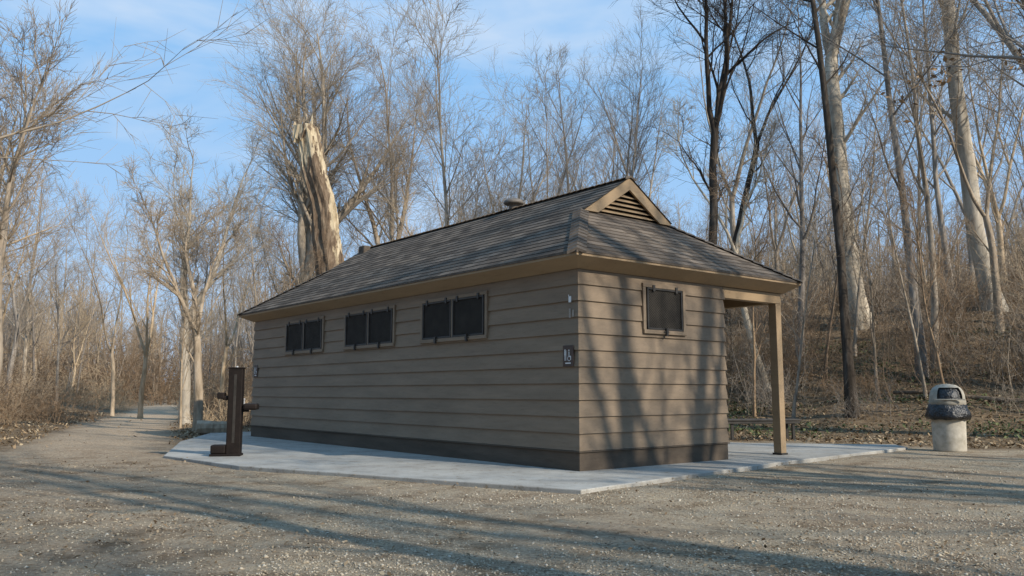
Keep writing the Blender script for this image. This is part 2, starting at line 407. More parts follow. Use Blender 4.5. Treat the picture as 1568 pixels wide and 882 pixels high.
boxes('sticker_faded',[(-.0295,-.0285,.05,.085,1.93,2.02),(-.0295,-.0285,.11,.145,1.92,2.04)],paint('sticker_faded',(.30,.26,.22)),B)

# restroom signs
M_sign=nmat('sign_brown',[(.3,(.05,.028,.02)),(.7,(.08,.045,.03))],4,.5,.4,bs=0)
def sign(t):
    e=empty('restroom_sign',Wp(0,t,0),ANG)
    boxes('plate',[(-.036,-.0285,-.1,.1,1.30,1.57)],M_sign,e,.004)
    x0,x1=-.0385,-.0365
    L=[(x0,x1,.045,.062,1.42,1.49),(x0,x1,.038,.069,1.44,1.495),(x0,x1,.045,.052,1.375,1.43),(x0,x1,.056,.063,1.375,1.43),
       (x0,x1,-.025,-.013,1.43,1.49),(x0,x1,-.05,-.013,1.425,1.435),(x0,x1,-.056,-.045,1.385,1.432),(x0,x1,.02,.023,1.375,1.51),
       (x0,x1,-.05,.05,1.335,1.35)]
    boxes('pictogram',L,M_white,e)
    V=[];F=[]
    for (cy,cz,r,ri) in ((.0535,1.508,.011,0),(-.019,1.505,.010,0),(-.022,1.40,.031,.024)):
        n=20;b=len(V)
        for i in range(n):
            a=2*math.pi*i/n; V.append((-.0387,cy+r*math.cos(a),cz+r*math.sin(a))); V.append((-.0387,cy+ri*math.cos(a),cz+ri*math.sin(a)))
        for i in range(n):
            j=(i+1)%n; F.append((b+2*i,b+2*j,b+2*j+1,b+2*i+1))
    obj('pictogram_rings',pymesh('rings',V,F,[M_white]),e)
sign(.16); sign(10.45)

# ------------------------------------------------------------------ drinking fountain
M_foun=nmat('fountain_brown',[(.3,(.0085,.006,.005)),(.7,(.018,.012,.0095))],10,.65,.2,bs=.15)
E=empty('drinking_fountain',(-4.30,13.15,0),math.radians(8))
boxes('pedestal',[(-.105,.105,-.10,.10,0,1.335)],M_foun,E,.012)
boxes('cap',[(-.115,.115,-.11,.11,1.335,1.36)],M_foun,E,.008)
boxes('recess',[(-.02,.02,-.104,-.098,.2,1.25)],M_metal,E)
boxes('foot',[(-.34,.12,-.14,.14,0,.035)],M_foun,E,.008)
boxes('pet_bowl_box',[(-.33,-.108,-.12,.12,.036,.17)],M_foun,E,.02)
boxes('left_bracket',[(-.19,-.105,-.06,.06,.85,.92),(-.27,-.16,-.08,.08,.87,.97)],M_foun,E,.015)
boxes('right_bracket',[(.105,.2,-.06,.06,.67,.75)],M_foun,E,.01)
M_steel=nmat('steel',[(.3,(.3,.3,.3)),(.7,(.45,.45,.45))],6,.35,.5,bs=0)
boxes('basin',[(.13,.345,-.13,.13,.70,.80)],M_foun,E,.03)
lathe('basin_bowl',[(.10,.803),(.09,.801),(.085,.8035)],M_steel,E,24,loc=(.24,0,0))
lathe('spout',[(.012,.79),(.012,.86),(.018,.87),(.0,.88)],M_steel,E,10,loc=(.13,-.02,0))
lathe('push_button',[(.02,0),(.02,.02),(0,.02)],M_steel,E,12,loc=(.0,-.0,1.36))

# ------------------------------------------------------------------ trash can
M_can=nmat('trash_can_beige',[(.3,(.36,.32,.25)),(.5,(.47,.42,.34)),(.75,(.58,.53,.44))],9,.8,.25,bs=.2)
M_lid=nmat('trash_lid_beige',[(.3,(.24,.215,.17)),(.5,(.34,.305,.245)),(.75,(.44,.40,.33))],9,.8,.2,bs=.2)
M_bag,nt,b=newmat('plastic_bag',.28,.6); b.inputs['Base Color'].default_value=(.012,.012,.013,1)
nn=noise(nt,9,6,.6); bump(nt,b,nn.outputs[0],1.0,.05)
T=empty('trash_can',(7.65,14.85,float(height(7.65,14.85))),math.radians(-140+30))
lathe('body',[(.0,0),(.255,0),(.262,.02),(.268,.3),(.275,.60),(.275,.68)],M_can,T,36)
lathe('bag_collar',[(.285,.56),(.33,.55),(.37,.60),(.345,.68),(.32,.74),(.30,.80),(.27,.84)],M_bag,T,30,jitter=.018)
dome=[(.285,.80),(.295,.81),(.295,.86),(.285,.90),(.28,.97),(.26,1.04),(.22,1.10),(.15,1.145),(.06,1.165),(0,1.168)]
lathe('dome_lid',dome,M_lid,T,36,skip=lambda j,i: 3<=j<=5 and (i<5 or i>31))
lathe('dome_inside',[(r-.03,z-.012) for r,z in dome if r>.05]+[(0,1.13)],M_bag,T,36)
boxes('lid_lip',[(.275,.31,-.24,.24,.885,.905)],M_lid,T,.006)

# ------------------------------------------------------------------ bench behind porch
Bn=empty('park_bench',(5.35,18.3,float(height(5.35,18.3))+.02),math.radians(8))
boxes('seat',[(-.85,.85,-.22+i*.115,-.12+i*.115,.40,.44) for i in range(4)],M_metal,Bn,.006)
boxes('frame',[(-.83,.83,-.2,.22,.34,.39)],M_metal,Bn,.006)
boxes('legs',[(x,x+.06,y,y+.06,0,.35) for x in(-.72,.66) for y in(-.17,.14)],M_metal,Bn,.006)

# ------------------------------------------------------------------ trees
def unit(v): return v/np.maximum(np.linalg.norm(v,axis=-1,keepdims=True),1e-9)
def grow(st,di,ln,rd,k,wander,up,taper,R,pw=1.0):
    n=len(st); P=np.zeros((n,k+1,3)); P[:,0]=st; d=unit(di)
    for i in range(1,k+1):
        d=unit(d+wander*R.normal(size=(n,3))+np.array([0,0,1.])*up)
        P[:,i]=P[:,i-1]+d*(ln/k)[:,None]
    f=(np.arange(k+1)/k)**pw
    return P,rd[:,None]*(1-(1-taper)*f[None,:])
def tubes(P,Rd,sides):
    n,K,_=P.shape; T_=unit(np.gradient(P,axis=1)); m=unit(T_.mean(axis=1))
    ref=np.where(np.abs(m[:,2:3])>.8,np.array([[1.,0,0]]),np.array([[0,0,1.]]))
    A=unit(np.cross(T_,ref[:,None,:])); Bv=np.cross(T_,A)
    an=2*np.pi*np.arange(sides)/sides
    ringv=P[:,:,None,:]+Rd[:,:,None,None]*(np.cos(an)[None,None,:,None]*A[:,:,None,:]+np.sin(an)[None,None,:,None]*Bv[:,:,None,:])
    V=ringv.reshape(-1,3)
    base=(np.arange(n)[:,None,None]*K+np.arange(K-1)[None,:,None])*sides
    s=np.arange(sides)[None,None,:]; s2=(s+1)%sides
    F=np.stack([base+s,base+s2,base+sides+s2,base+sides+s],-1).reshape(-1,4)
    return V,F
def spawn(P,Rd,ln,n,t0,t1,a0,a1,lf,rf,R,rmin,shape=.55):
    N_,K,_=P.shape
    idx=np.repeat(np.arange(N_),n)
    t=t0+(t1-t0)*(np.tile(np.arange(n),N_)+R.uniform(0,1,len(idx)))/n
    x=t*(K-1); i0=np.minimum(x.astype(int),K-2); fr=(x-i0)[:,None]
    p=P[idx,i0]*(1-fr)+P[idx,i0+1]*fr; tan=unit(P[idx,i0+1]-P[idx,i0])
    r=Rd[idx,i0]*(1-fr[:,0])+Rd[idx,i0+1]*fr[:,0]
    rv=R.normal(size=(len(idx),3)); rv=unit(rv-(rv*tan).sum(-1,keepdims=True)*tan)
    a=R.uniform(a0,a1,len(idx))[:,None]
    d=np.cos(a)*tan+np.sin(a)*rv
    L=ln[idx]*lf*(1-shape*t)*R.uniform(.6,1.25,len(idx)); rr=np.maximum(r*rf*R.uniform(.7,1.1,len(idx)),rmin)
    return p,d,L,rr
M_oakleaf=None
def make_tree(name,mat,h=16,r=.22,seed=1,lean=(0,0),fork=0,forkh=.4,first=.3,n=(12,6,5,4),ang=(.45,.9),wander=.05,up=.05,twig=.0048,limb=.42,droop=0.0,sides0=10,spread=(.15,.42),leaf=0):
    R=np.random.default_rng(seed); VV=[];FF=[];MI=[];off=0
    def add(P,Rd,s,mi=0):
        nonlocal off
        v,f=tubes(P,Rd,s); VV.append(v); FF.append(f+off); off+=len(v); MI.append(np.full(len(f),mi))
    d0=np.array([[lean[0],lean[1],1.0]]); z=np.array([[0,0,-.2]])
    tl=h*(forkh if fork else 1.0)
    P0,R0=grow(z,d0,np.array([tl]),np.array([r]),14,wander*.6,.03,(.7 if fork else .12),R,1.0)
    R0[:,0]*=1.5; R0[:,1]*=1.12
    add(P0,R0,sides0)
    mains=[(P0,R0,np.array([h*1.0 if not fork else h*.75]))]
    if fork:
        a=R.uniform(0,6.28)+np.arange(fork)*2*np.pi/fork
        tan=unit(P0[:,-1]-P0[:,-2])
        d=tan+np.stack([np.cos(a),np.sin(a),0*a],-1)*R.uniform(spread[0],spread[1],(fork,1))
        st=np.repeat(P0[:,-1],fork,0)-tan*.1
        L=h*(1-forkh)*R.uniform(.8,1.1,fork); rr=r*.7*R.uniform(.65,.95,fork)
        Pf,Rf=grow(st,d,L,rr,12,wander*1.1,.03,.12,R); add(Pf,Rf,8)
        mains.append((Pf,Rf,L*1.1))
    cur=[]
    if fork:
        c=spawn(*mains[0],max(2,n[0]//5),.6,.98,ang[0],ang[1],limb*.8,.4,R,.018); cur.append(c)
        c=spawn(*mains[1],n[0]//2+1,.12,.98,ang[0]*.8,ang[1]*.9,limb*1.1,.6,R,.018); cur.append(c)
    else:
        c=spawn(*mains[0],n[0],first,.98,ang[0],ang[1],limb,.5,R,.018); cur.append(c)
    st,di,L,rr=[np.concatenate([c[i] for c in cur]) for i in range(4)]
    P1,R1=grow(st,di,L,rr,7,wander*1.6,up,.15,R); add(P1,R1,5,1)
    p=spawn(P1,R1,L,n[1],.12,1,.35,.85,.62,.55,R,.009,.4); P2,R2=grow(*p,4,wander*1.8,up-droop*.5,.2,R); add(P2,R2,3,1)
    q=spawn(P2,R2,p[2],n[2],.1,1,.35,.85,.68,.6,R,twig*1.25,.3); P3,R3=grow(*q,2,wander*2,up*.6-droop,.35,R); add(P3,R3,3,1)
    q2=spawn(P3,R3,q[2],n[3],.1,1,.35,.85,.72,.7,R,twig,.3); q2=(q2[0],q2[1],np.maximum(q2[2],.25),q2[3]); P4,R4=grow(*q2,1,.07,up*.5-droop,.4,R); add(P4,R4,3,1)
    mats=list(mat)
    if leaf:
        mats.append(M_oakleaf)
        sel=R.permutation(len(P2))[:int(len(P2)*leaf)]
        cpt=P2[sel][:,1:4].reshape(-1,3); m=22
        c=np.repeat(cpt,m,0)+R.normal(size=(len(cpt)*m,3))*.22
        s=R.uniform(.05,.10,(len(c),1)); u=unit(R.normal(size=(len(c),3))); w_=unit(np.cross(u,R.normal(size=(len(c),3))))
        q=np.stack([c-u*s,c-w_*s*.5,c+u*s,c+w_*s*.5],1).reshape(-1,3)
        VV.append(q); FF.append(np.arange(len(q)).reshape(-1,4)+off); off+=len(q); MI.append(np.full(len(c),2))
    me=mesh_np(name,np.concatenate(VV),np.concatenate(FF),mats,smooth=True,matidx=np.concatenate(MI))
    return me
def put(me,x,y,s=1,rot=None,name='bare_tree',parent=None,dz=0):
    return obj(name,me,parent,loc=(x,y,float(height(x,y))+dz),rotz=random.uniform(0,6.28) if rot is None else rot,scale=s)
def island_mat(name,stops,rough=.9):
    m,nt,b=newmat(name,rough,.2); ge=N(nt,'ShaderNodeNewGeometry'); r=ramp(nt,stops)
    nt.links.new(ge.outputs['Random Per Island'],r.inputs[0]); nt.links.new(r.outputs[0],b.inputs['Base Color']); return m
M_oakleaf=island_mat('dry_oak_leaf',[(0,(.10,.06,.03)),(.5,(.24,.15,.08)),(1,(.38,.26,.15))])

# shared variants
G=[make_tree('tree_a',M_grey,16,.19,1,fork=2,forkh=.38,n=(14,6,4,4)),
   make_tree('tree_b',M_grey,17,.17,2,(.05,0),n=(18,6,4,4),first=.25,ang=(.45,.85)),
   make_tree('tree_c',M_tan,14,.16,3,fork=3,forkh=.3,n=(12,6,4,4),ang=(.4,.85)),
   make_tree('tree_d',M_grey,15,.14,4,(-.06,.04),n=(16,6,4,4),first=.3,wander=.06),
   make_tree('tree_e',M_tan,12,.12,5,fork=2,forkh=.3,n=(12,6,5,4),wander=.06),
   make_tree('tree_f',M_dark,17,.17,6,(.03,.03),fork=2,forkh=.5,n=(13,6,4,4),wander=.07)]
SPARSE=[make_tree('tree_sparse_a',M_grey,17,.24,71,fork=2,forkh=.45,n=(12,4,3,2)),
        make_tree('tree_sparse_b',M_grey,18,.2,72,(.05,0),n=(14,4,3,2),first=.3,limb=.35),
        make_tree('shade_oak_a',M_grey,17,.3,73,fork=3,forkh=.4,n=(12,5,3,2),leaf=.22,limb=.45)]  # unseen leafy oak, its leaf clumps added to cast soft shade patches
SAP=[make_tree('sapling_a',M_tan,8,.055,21,n=(14,5,4,3),first=.15,ang=(.3,.7),up=.08,limb=.4,sides0=6),
     make_tree('sapling_b',M_brush,7,.05,22,(.12,.1),n=(12,5,4,3),first=.2,ang=(.35,.8),wander=.08,limb=.4,sides0=6),
     make_tree('sapling_c',M_grey,9,.06,23,(-.1,.05),n=(13,5,4,3),first=.2,ang=(.35,.8),wander=.06,limb=.38,sides0=6)]
def make_grove(name,mat,seed,ns=26,w=15,d=8,hmin=8,hmax=15):
    R=np.random.default_rng(seed); VV=[];FF=[];off=0
    st=np.stack([R.uniform(-w/2,w/2,ns),R.uniform(-d/2,d/2,ns),np.full(ns,-.5)],-1)
    L=R.uniform(hmin,hmax,ns); di=np.array([0,0,1.])+R.normal(size=(ns,3))*np.array([.08,.08,0])
    P,Rd=grow(st,di,L,L*R.uniform(.007,.014,ns),8,.04,.02,.15,R)
    q=spawn(P,Rd,L,12,.2,1,.35,.85,.34,.5,R,.018,.5); P1,R1=grow(*q,4,.09,.05,.3,R)
    q2=spawn(P1,R1,q[2],7,.1,1,.3,.85,.5,.6,R,.011,.4); P2,R2=grow(*q2,2,.1,.04,.4,R)
    q3=spawn(P2,R2,q2[2],3,.1,1,.3,.85,.6,.6,R,.009,.4); P3,R3=grow(*q3,1,.1,.04,.4,R)
    for PP,RR,s in ((P,Rd,5),(P1,R1,3),(P2,R2,3),(P3,R3,3)):
        v,f=tubes(PP,RR,s);VV.append(v);FF.append(f+off);off+=len(v)
    return mesh_np(name,np.concatenate(VV),np.concatenate(FF),[mat[1]],smooth=True)
GV=[make_grove('grove_a',M_grey,61),make_grove('grove_b',M_tan,62,30,15,8,6,12),make_grove('grove_c',M_grey,63,22,15,8,9,16)]
def make_brush(name,mat,seed,ns=80,rad=1.6,hmin=.8,hmax=2.6):
    R=np.random.default_rng(seed); a=R.uniform(0,6.28,ns); rr=rad*np.sqrt(R.uniform(0,1,ns))
    st=np.stack([rr*np.cos(a),rr*np.sin(a),np.full(ns,-.3)],-1)
    di=np.array([0,0,1.])+R.normal(size=(ns,3))*np.array([.35,.35,.05]); L=R.uniform(hmin,hmax,ns)
    P,Rd=grow(st,di,L,R.uniform(.007,.014,ns),6,.12,-.05,.3,R); VV=[];FF=[];off=0
    for (PP,RR,s) in [(P,Rd,3)]:
        v,f=tubes(PP,RR,s);VV.append(v);FF.append(f+off);off+=len(v)
    q=spawn(P,Rd,L,6,.2,1,.4,1.1,.45,.6,R,.006); P2,R2=grow(*q,3,.15,-.02,.5,R); v,f=tubes(P2,R2,3);VV.append(v);FF.append(f+off);off+=len(v)
    q=spawn(P2,R2,q[2],3,.2,1,.4,1.1,.6,.7,R,.005); P2,R2=grow(*q,1,.15,-.02,.5,R); v,f=tubes(P2,R2,3);VV.append(v);FF.append(f+off);off+=len(v)
    return mesh_np(name,np.concatenate(VV),np.concatenate(FF),[mat[1]])
BR=[make_brush('brush_a',M_brush,31),make_brush('brush_b',M_tan,32,70,1.5,.6,1.9),make_brush('brush_c',M_brush,33,90,1.9,.5,1.5)]
BRO=[make_brush('bramble_a',M_brush,34,26,1.8,1.0,3.0),make_brush('bramble_b',M_grey,35,20,1.6,1.2,3.4)]

# hero trees ------------------------------------------------------
def hero(name,x,y,**kw):
    me=make_tree(name,**kw); return put(me,x,y,1,rot=0.0,name=name)
hero('bare_tree',-8.3,33,mat=M_grey,h=16.0,r=.36,seed=241,lean=(.0,0),fork=5,forkh=.36,n=(22,9,6,5),wander=.05,ang=(.4,1.0),spread=(.15,.5),limb=.40)
hero('bare_tree',-5.6,37,mat=M_tan,h=16.0,r=.24,seed=42,lean=(.0,0),fork=3,forkh=.35,n=(16,8,6,5))
hero('bare_tree',-2.35,30,mat=M_grey,h=13.5,r=.13,seed=43,n=(20,7,5,4),first=.3,ang=(.4,.8))
hero('bare_tree',.3,27,mat=M_tan,h=10.0,r=.09,seed=44,fork=3,forkh=.2,n=(8,5,4,4),ang=(.3,.7))
hero('bare_tree',2.6,33,mat=M_grey,h=11.5,r=.11,seed=45,lean=(-.05,0),n=(14,5,5,4))
hero('bare_tree',5.7,24,mat=M_dark,h=17,r=.15,seed=46,lean=(.0,0),fork=3,forkh=.5,n=(18,7,5,4),wander=.08)
hero('bare_tree',8.45,21,mat=M_dark,h=20,r=.125,seed=147,lean=(.0,0),n=(16,6,5,4),first=.4,wander=.025,ang=(.6,1.1),limb=.2)
hero('bare_tree',12.6,30,mat=M_pale,h=21,r=.34,seed=48,lean=(-.16,0),fork=3,forkh=.5,n=(18,6,5,4),wander=.05)
hero('bare_tree',7.6,25,mat=M_pale,h=9,r=.12,seed=49,lean=(-.22,0),fork=2,forkh=.5,n=(12,6,5,4),wander=.09)
hero('bare_tree',11.7,24,mat=M_grey,h=17,r=.14,seed=50,lean=(-.03,0),n=(14,6,5,4),first=.3,wander=.045)
hero('bare_tree',12.4,24.6,mat=M_grey,h=15,r=.11,seed=51,lean=(.03,0),n=(14,6,5,4),first=.3,wander=.045)
hero('bare_tree',16.8,29,mat=M_pale,h=20,r=.32,seed=52,lean=(-.14,0),fork=3,forkh=.55,n=(16,6,5,4),wander=.06)
hero('bare_tree',14.2,21.5,mat=M_grey,h=17,r=.15,seed=53,lean=(-.04,0),fork=2,forkh=.5,n=(16,6,5,4))
hero('bare_tree',-8.15,22,mat=M_tan,h=7.2,r=.13,seed=54,lean=(-.02,0),fork=3,forkh=.4,n=(14,7,5,4),ang=(.35,.8),wander=.08,up=.05)
hero('bare_tree',-10.4,27,mat=M_pale,h=8.8,r=.18,seed=55,lean=(-.12,0),fork=3,forkh=.4,n=(14,7,5,4),wander=.06)
hero('bare_tree',-12.6,19.5,mat=M_tan,h=8,r=.13,seed=56,lean=(.0,0),n=(18,7,5,4),wander=.05,ang=(.5,1.0),first=.25,limb=.45)
hero('bare_tree',-10.4,16.9,mat=M_tan,h=9,r=.12,seed=256,lean=(-.06,0),fork=2,forkh=.4,n=(16,7,5,4),wander=.06,ang=(.6,1.1),limb=.4)
hero('bare_tree',-10.4,12.0,mat=M_grey,h=11,r=.16,seed=57,lean=(.0,0),first=.35,n=(14,7,5,4),wander=.07,ang=(.7,1.25),limb=.45,droop=.06)
hero('bare_tree',13.5,15.5,mat=M_grey,h=14,r=.2,seed=58,lean=(-.02,0),fork=2,forkh=.4,n=(14,7,5,4),wander=.07,ang=(.6,1.15),droop=.05,limb=.5,leaf=.04)

near=[(-15,24,4,.6),(-18,30,0,.55),(-14.5,33,2,.65),(-22,27,3,.7),(-13.8,40,4,.9),(-22,38,1,.6),(-9.5,38,4,.8),(-12.5,47,2,.8),(-17,36,4,.8),(-12,31,4,.65),
      (0,38,1,.7),(2,43,0,.75),(5,36,3,.8),(8.6,34,5,.9),(10.5,38,0,.9),(18,34,3,1),(21,30,0,1),(19.2,24,5,.9),(17,19.5,3,.9),(9.6,28,3,.85),(15.2,26,4,1.1),(22,37,2,1),(3.8,28.5,3,.7),(-4.4,31,3,.65)]
for x,y,i,s in near: put(G[i],x,y,s)
for x,y,i,s in [(-9.4,24,0,.7),(-7.3,25,1,.8),(-6.6,23,2,.7),(-14.5,20,0,.7),(-16,19,2,.8),(-17.5,25.5,1,.9),(6.4,22.3,1,.9),(9.8,22.6,0,.9),(7.3,22,2,.7),(10.4,20.2,1,.8),(12.6,19,2,.9),(9.3,25,1,1),(13.7,22,0,1),(15.8,18,1,.9),(11,27,2,1.1),(4.6,24.6,1,.8),(1.9,26,0,.9),(-.9,26.5,2,.9),(-3.3,27,0,.8),(17.2,22.5,2,1.1),(13.2,20.4,0,.7),(10.6,21.6,2,.7)]:
    put(SAP[i],x,y,s)

# distant mass
DT=empty('distant_trees')
cnt=0; pts=[]
while cnt<42:
    y=random.uniform(40,65); x=random.uniform(-.72*y-4,.72*y+4)
    if abs(x-pathc(y))<2.6+.01*y: continue
    if any((x-a)**2+(y-b)**2<16 for a,b in pts): continue
    pts.append((x,y)); i=random.choice([0,1,2,3,4,4,2,3,0])
    put(G[i],x,y,random.uniform(.65,.95)*(1.0 if x>-5 else .78),parent=DT,name='tree'); cnt+=1
for yy,nn,sc_ in ((50,9,.62),(66,11,.8),(84,12,.95),(108,14,1.15),(140,15,1.4)):
    for i in range(nn):
        x=(-.72+1.44*(i+.5)/nn)*yy*1.05+random.uniform(-2,2); y=yy+random.uniform(-5,5)
        if abs(x-pathc(y))<9*sc_ and y<80: continue
        put(random.choice(GV),x,y,sc_*random.uniform(.85,1.1),rot=random.uniform(-.5,.5)+random.choice([0,math.pi]),parent=DT,name='grove')
# undergrowth
UG=empty('undergrowth_brush')
def brush(x,y,s,lst=BR): 
    o=put(random.choice(lst),x,y,s,parent=UG,name='brush')
c_=0
while c_<250:
    y=17+55*random.random()**1.3; x=random.uniform(-.68*y-3,.72*y+4)
    if abs(x-pathc(y))<3.2: continue
    gm,_=gmask(np.array([x]),np.array([y]))
    if gm[0]>.02: continue
    d=hill_d(x,y)
    if x>2 and d<3.5: continue
    u=(x-CX)*dR[0]+(y-CY)*dR[1]; t=(x-CX)*dL[0]+(y-CY)*dL[1]
    if -3.5<u<7 and -3<t<13.5: continue
    if x<0 and y<20 and x>-12.5: continue
    s_=random.uniform(.55,1.1)
    if x>2 and d<13: s_=random.uniform(.3,.6)
    if y>40: s_*=1.5
    brush(x,y,s_); c_+=1
c_=0
while c_<70:
    x=random.uniform(4,22); y=random.uniform(14,36); d=hill_d(x,y)
    if d<2.4 or d>15 or x>.75*y: continue
    brush(x,y,random.uniform(.35,.6) if d<4.5 else random.uniform(.6,1.1),BRO); c_+=1
for i in range(34):   # thicket closing the far end of the woods
    y=random.uniform(62,84); x=-.64*y+.56*y*(i+.5)/34
    if abs(x-pathc(y))<2.2: continue
    brush(x,y,random.uniform(2.0,3.2))
brush(pathc(96),96,3.2); brush(pathc(100)+4,100,3.4); brush(pathc(100)-4,99,3.4)

# trees on the right of / behind the viewpoint, whose shadows fall on the clearing
for x,y,i,s,r_ in [(12.6,3.4,0,.8,.4),(17.0,-1.9,1,1.35,2.1),(6.9,-.6,0,.8,1.2),(23,-6,0,1.2,3.3),(8.5,-8.5,1,1.0,5.0),(19.5,3.6,1,1.0,.9),(13,-4.2,0,1.0,4.4),(3.2,-4.5,1,.8,2.2),
                   (15.9,.6,2,.95,.7),(16.5,-8.5,2,.95,2.9)]:
    put(SPARSE[i],x,y,s,rot=r_,name='shade_oak' if i==2 else 'bare_tree')
# unseen woods behind the viewpoint, added to block sky fill on the left wall
for i in range(12):
    a=math.radians(178+i*8.5); rr=16 if i%2 else 21
    put(GV[i%3],rr*math.sin(a),rr*math.cos(a),.95,rot=-a,parent=DT,name='grove')

# ------------------------------------------------------------------ snag (dead broken trunk)
ctl=[(-4.75,-.3,.58),(-4.95,1.5,.50),(-5.3,3.2,.45),(-5.72,5.0,.39),(-6.0,6.6,.37),(-6.3,8.2,.38),(-6.62,9.7,.38)]
n=36; K=60; R=np.random.default_rng(5); V=[];F=[]
zs=np.linspace(0,1,K); cx=np.interp(zs,np.linspace(0,1,len(ctl)),[c[0] for c in ctl]); cz=np.interp(zs,np.linspace(0,1,len(ctl)),[c[1] for c in ctl]); cr=np.interp(zs,np.linspace(0,1,len(ctl)),[c[2] for c in ctl])
lob=R.uniform(0,6.28,6)
jag=R.uniform(-.9,.3,n); jag=np.convolve(np.r_[jag,jag[:2]],[.3,.4,.3],'valid')*1.6
ridge=R.normal(size=n)*.018
for j in range(K):
    cxx=cx[j]+.06*math.sin(j*.21)+.03*math.sin(j*.5)
    for i in range(n):
        a=2*math.pi*i/n; rr=cr[j]*(1+.12*math.sin(2*a+lob[0]+j*.09)+.08*math.sin(5*a+lob[1]-j*.07)+.04*math.sin(9*a+lob[2]+j*.2))+ridge[i]+R.normal()*.010
        z=cz[j]+(jag[i] if j==K-1 else jag[i]*.5 if j==K-2 else 0)
        V.append((cxx+rr*math.cos(a),26+rr*math.sin(a),z))
for j in range(K-1):
    for i in range(n): F.append((j*n+i,j*n+(i+1)%n,(j+1)*n+(i+1)%n,(j+1)*n+i))
b_=len(V); V.append((cx[-1],26,cz[-1]-.9)); 
for i in range(n): F.append(((K-1)*n+i,(K-1)*n+(i+1)%n,b_))
m_sn,nt,b=newmat('snag_wood',.9,.15)
na=noise(nt,1.5,8,.65,mapscale=(1,1,.4)); tc=N(nt,'ShaderNodeTexCoord'); sp=N(nt,'ShaderNodeSeparateXYZ'); nt.links.new(tc.outputs['Object'],sp.inputs[0])
mr=N(nt,'ShaderNodeMapRange'); mr.inputs['From Min'].default_value=4.5; mr.inputs['From Max'].default_value=9.8; mr.inputs['To Min'].default_value=-.07; mr.inputs['To Max'].default_value=.10; nt.links.new(sp.outputs[2],mr.inputs[0])
ad=N(nt,'ShaderNodeMath',operation='ADD'); nt.links.new(na.outputs[0],ad.inputs[0]); nt.links.new(mr.outputs[0],ad.inputs[1])
rf=ramp(nt,[(.53,(0,0,0)),(.56,(1,1,1))]); nt.links.new(ad.outputs[0],rf.inputs[0])
nbk=noise(nt,7,8,.7,mapscale=(1,1,.25)); rbk=ramp(nt,[(.3,(.06,.04,.027)),(.5,(.17,.12,.08)),(.7,(.30,.23,.16))]); nt.links.new(nbk.outputs[0],rbk.inputs[0])
nwd=noise(nt,10,8,.75,mapscale=(1,1,.08)); rwd=ramp(nt,[(.3,(.18,.12,.07)),(.45,(.46,.36,.23)),(.6,(.62,.51,.35)),(.75,(.72,.63,.48))]); nt.links.new(nwd.outputs[0],rwd.inputs[0])
nt.links.new(mixc(nt,rf.outputs[0],rbk.outputs[0],rwd.outputs[0]),b.inputs['Base Color']); bump(nt,b,nbk.outputs[0],.9,.06)
obj('dead_tree_snag',pymesh('dead_tree_snag',V,F,[m_sn]))

# ------------------------------------------------------------------ logs
def log(name,x,y,L,r,rot,tilt=0,mat=None):
    R=np.random.default_rng(int(abs(x*100))); st=np.array([[0,0,0.]]); P,Rd=grow(st,np.array([[math.cos(rot),math.sin(rot),tilt]]),np.array([L]),np.array([r]),10,.07,0,.7,R)
    v,f=tubes(P,Rd,10); n0=len(v); me=pymesh(name,list(map(tuple,v)),[tuple(map(int,q)) for q in f]+[tuple(range(9,-1,-1)),tuple(range(n0-10,n0))],[(mat or M_tan)[0]])
    obj(name,me,loc=(x,y,float(height(x,y))+r*.7))
log('fallen_log',-7.6,20.5,1.0,.2,.3,.1)
log('fallen_log',7.2,23.5,3.5,.08,.1,.02,M_brush)
log('fallen_log',12.5,20.5,3.0,.07,2.6,.04,M_brush)

# ------------------------------------------------------------------ gravel stones & leaf litter
M_st=island_mat('stone',[(0,(.16,.125,.09)),(.3,(.34,.28,.20)),(.75,(.46,.39,.29)),(1,(.58,.52,.42))])
M_lf=island_mat('dead_leaf',[(0,(.08,.055,.03)),(.35,(.20,.135,.075)),(.7,(.33,.23,.135)),(1,(.46,.36,.23))])
M_iv=island_mat('ground_ivy',[(0,(.04,.055,.02)),(.5,(.085,.11,.04)),(1,(.15,.15,.06))],.6)
def scatter_stones(n):
    y=3.6+11*rng.beta(1.1,2.2,n); x=rng.uniform(-1,1,n)*(y*.72+.5)
    ok=~inslab(x,y); g,_=gmask(x,y); ok&=g>.4; clump=np.sin(x*1.1+y*.6)+np.sin(y*1.7-x*.5)+rng.normal(size=n)*.8; ok&=clump>-.9
    ok&=rng.uniform(size=n)<np.where(x<-1.5,.4,1.0)
    x=x[ok];y=y[ok];n=len(x); s=rng.lognormal(math.log(.0062),.42,n).clip(.002,.022)
    base=np.array([[1,0,0],[0,1,0],[-1,0,0],[0,-1,0],[0,0,.6],[0,0,-.6]],float)
    a=rng.uniform(0,6.28,n); P=base[None]*s[:,None,None]*rng.uniform(.6,1.3,(n,6,1))
    c,si=np.cos(a)[:,None],np.sin(a)[:,None]
    Xr=P[:,:,0]*c-P[:,:,1]*si; Yr=P[:,:,0]*si+P[:,:,1]*c
    z=height(x,y)+s*.15
    V=np.stack([Xr+x[:,None],Yr+y[:,None],P[:,:,2]+z[:,None]],-1).reshape(-1,3)
    f=np.array([[0,1,4],[1,2,4],[2,3,4],[3,0,4],[1,0,5],[2,1,5],[3,2,5],[0,3,5]])
    F=(np.arange(n)[:,None,None]*6+f[None]).reshape(-1,3)
    obj('gravel_stones',mesh_np('gravel_stones',V,F,[M_st]))
scatter_stones(80000)
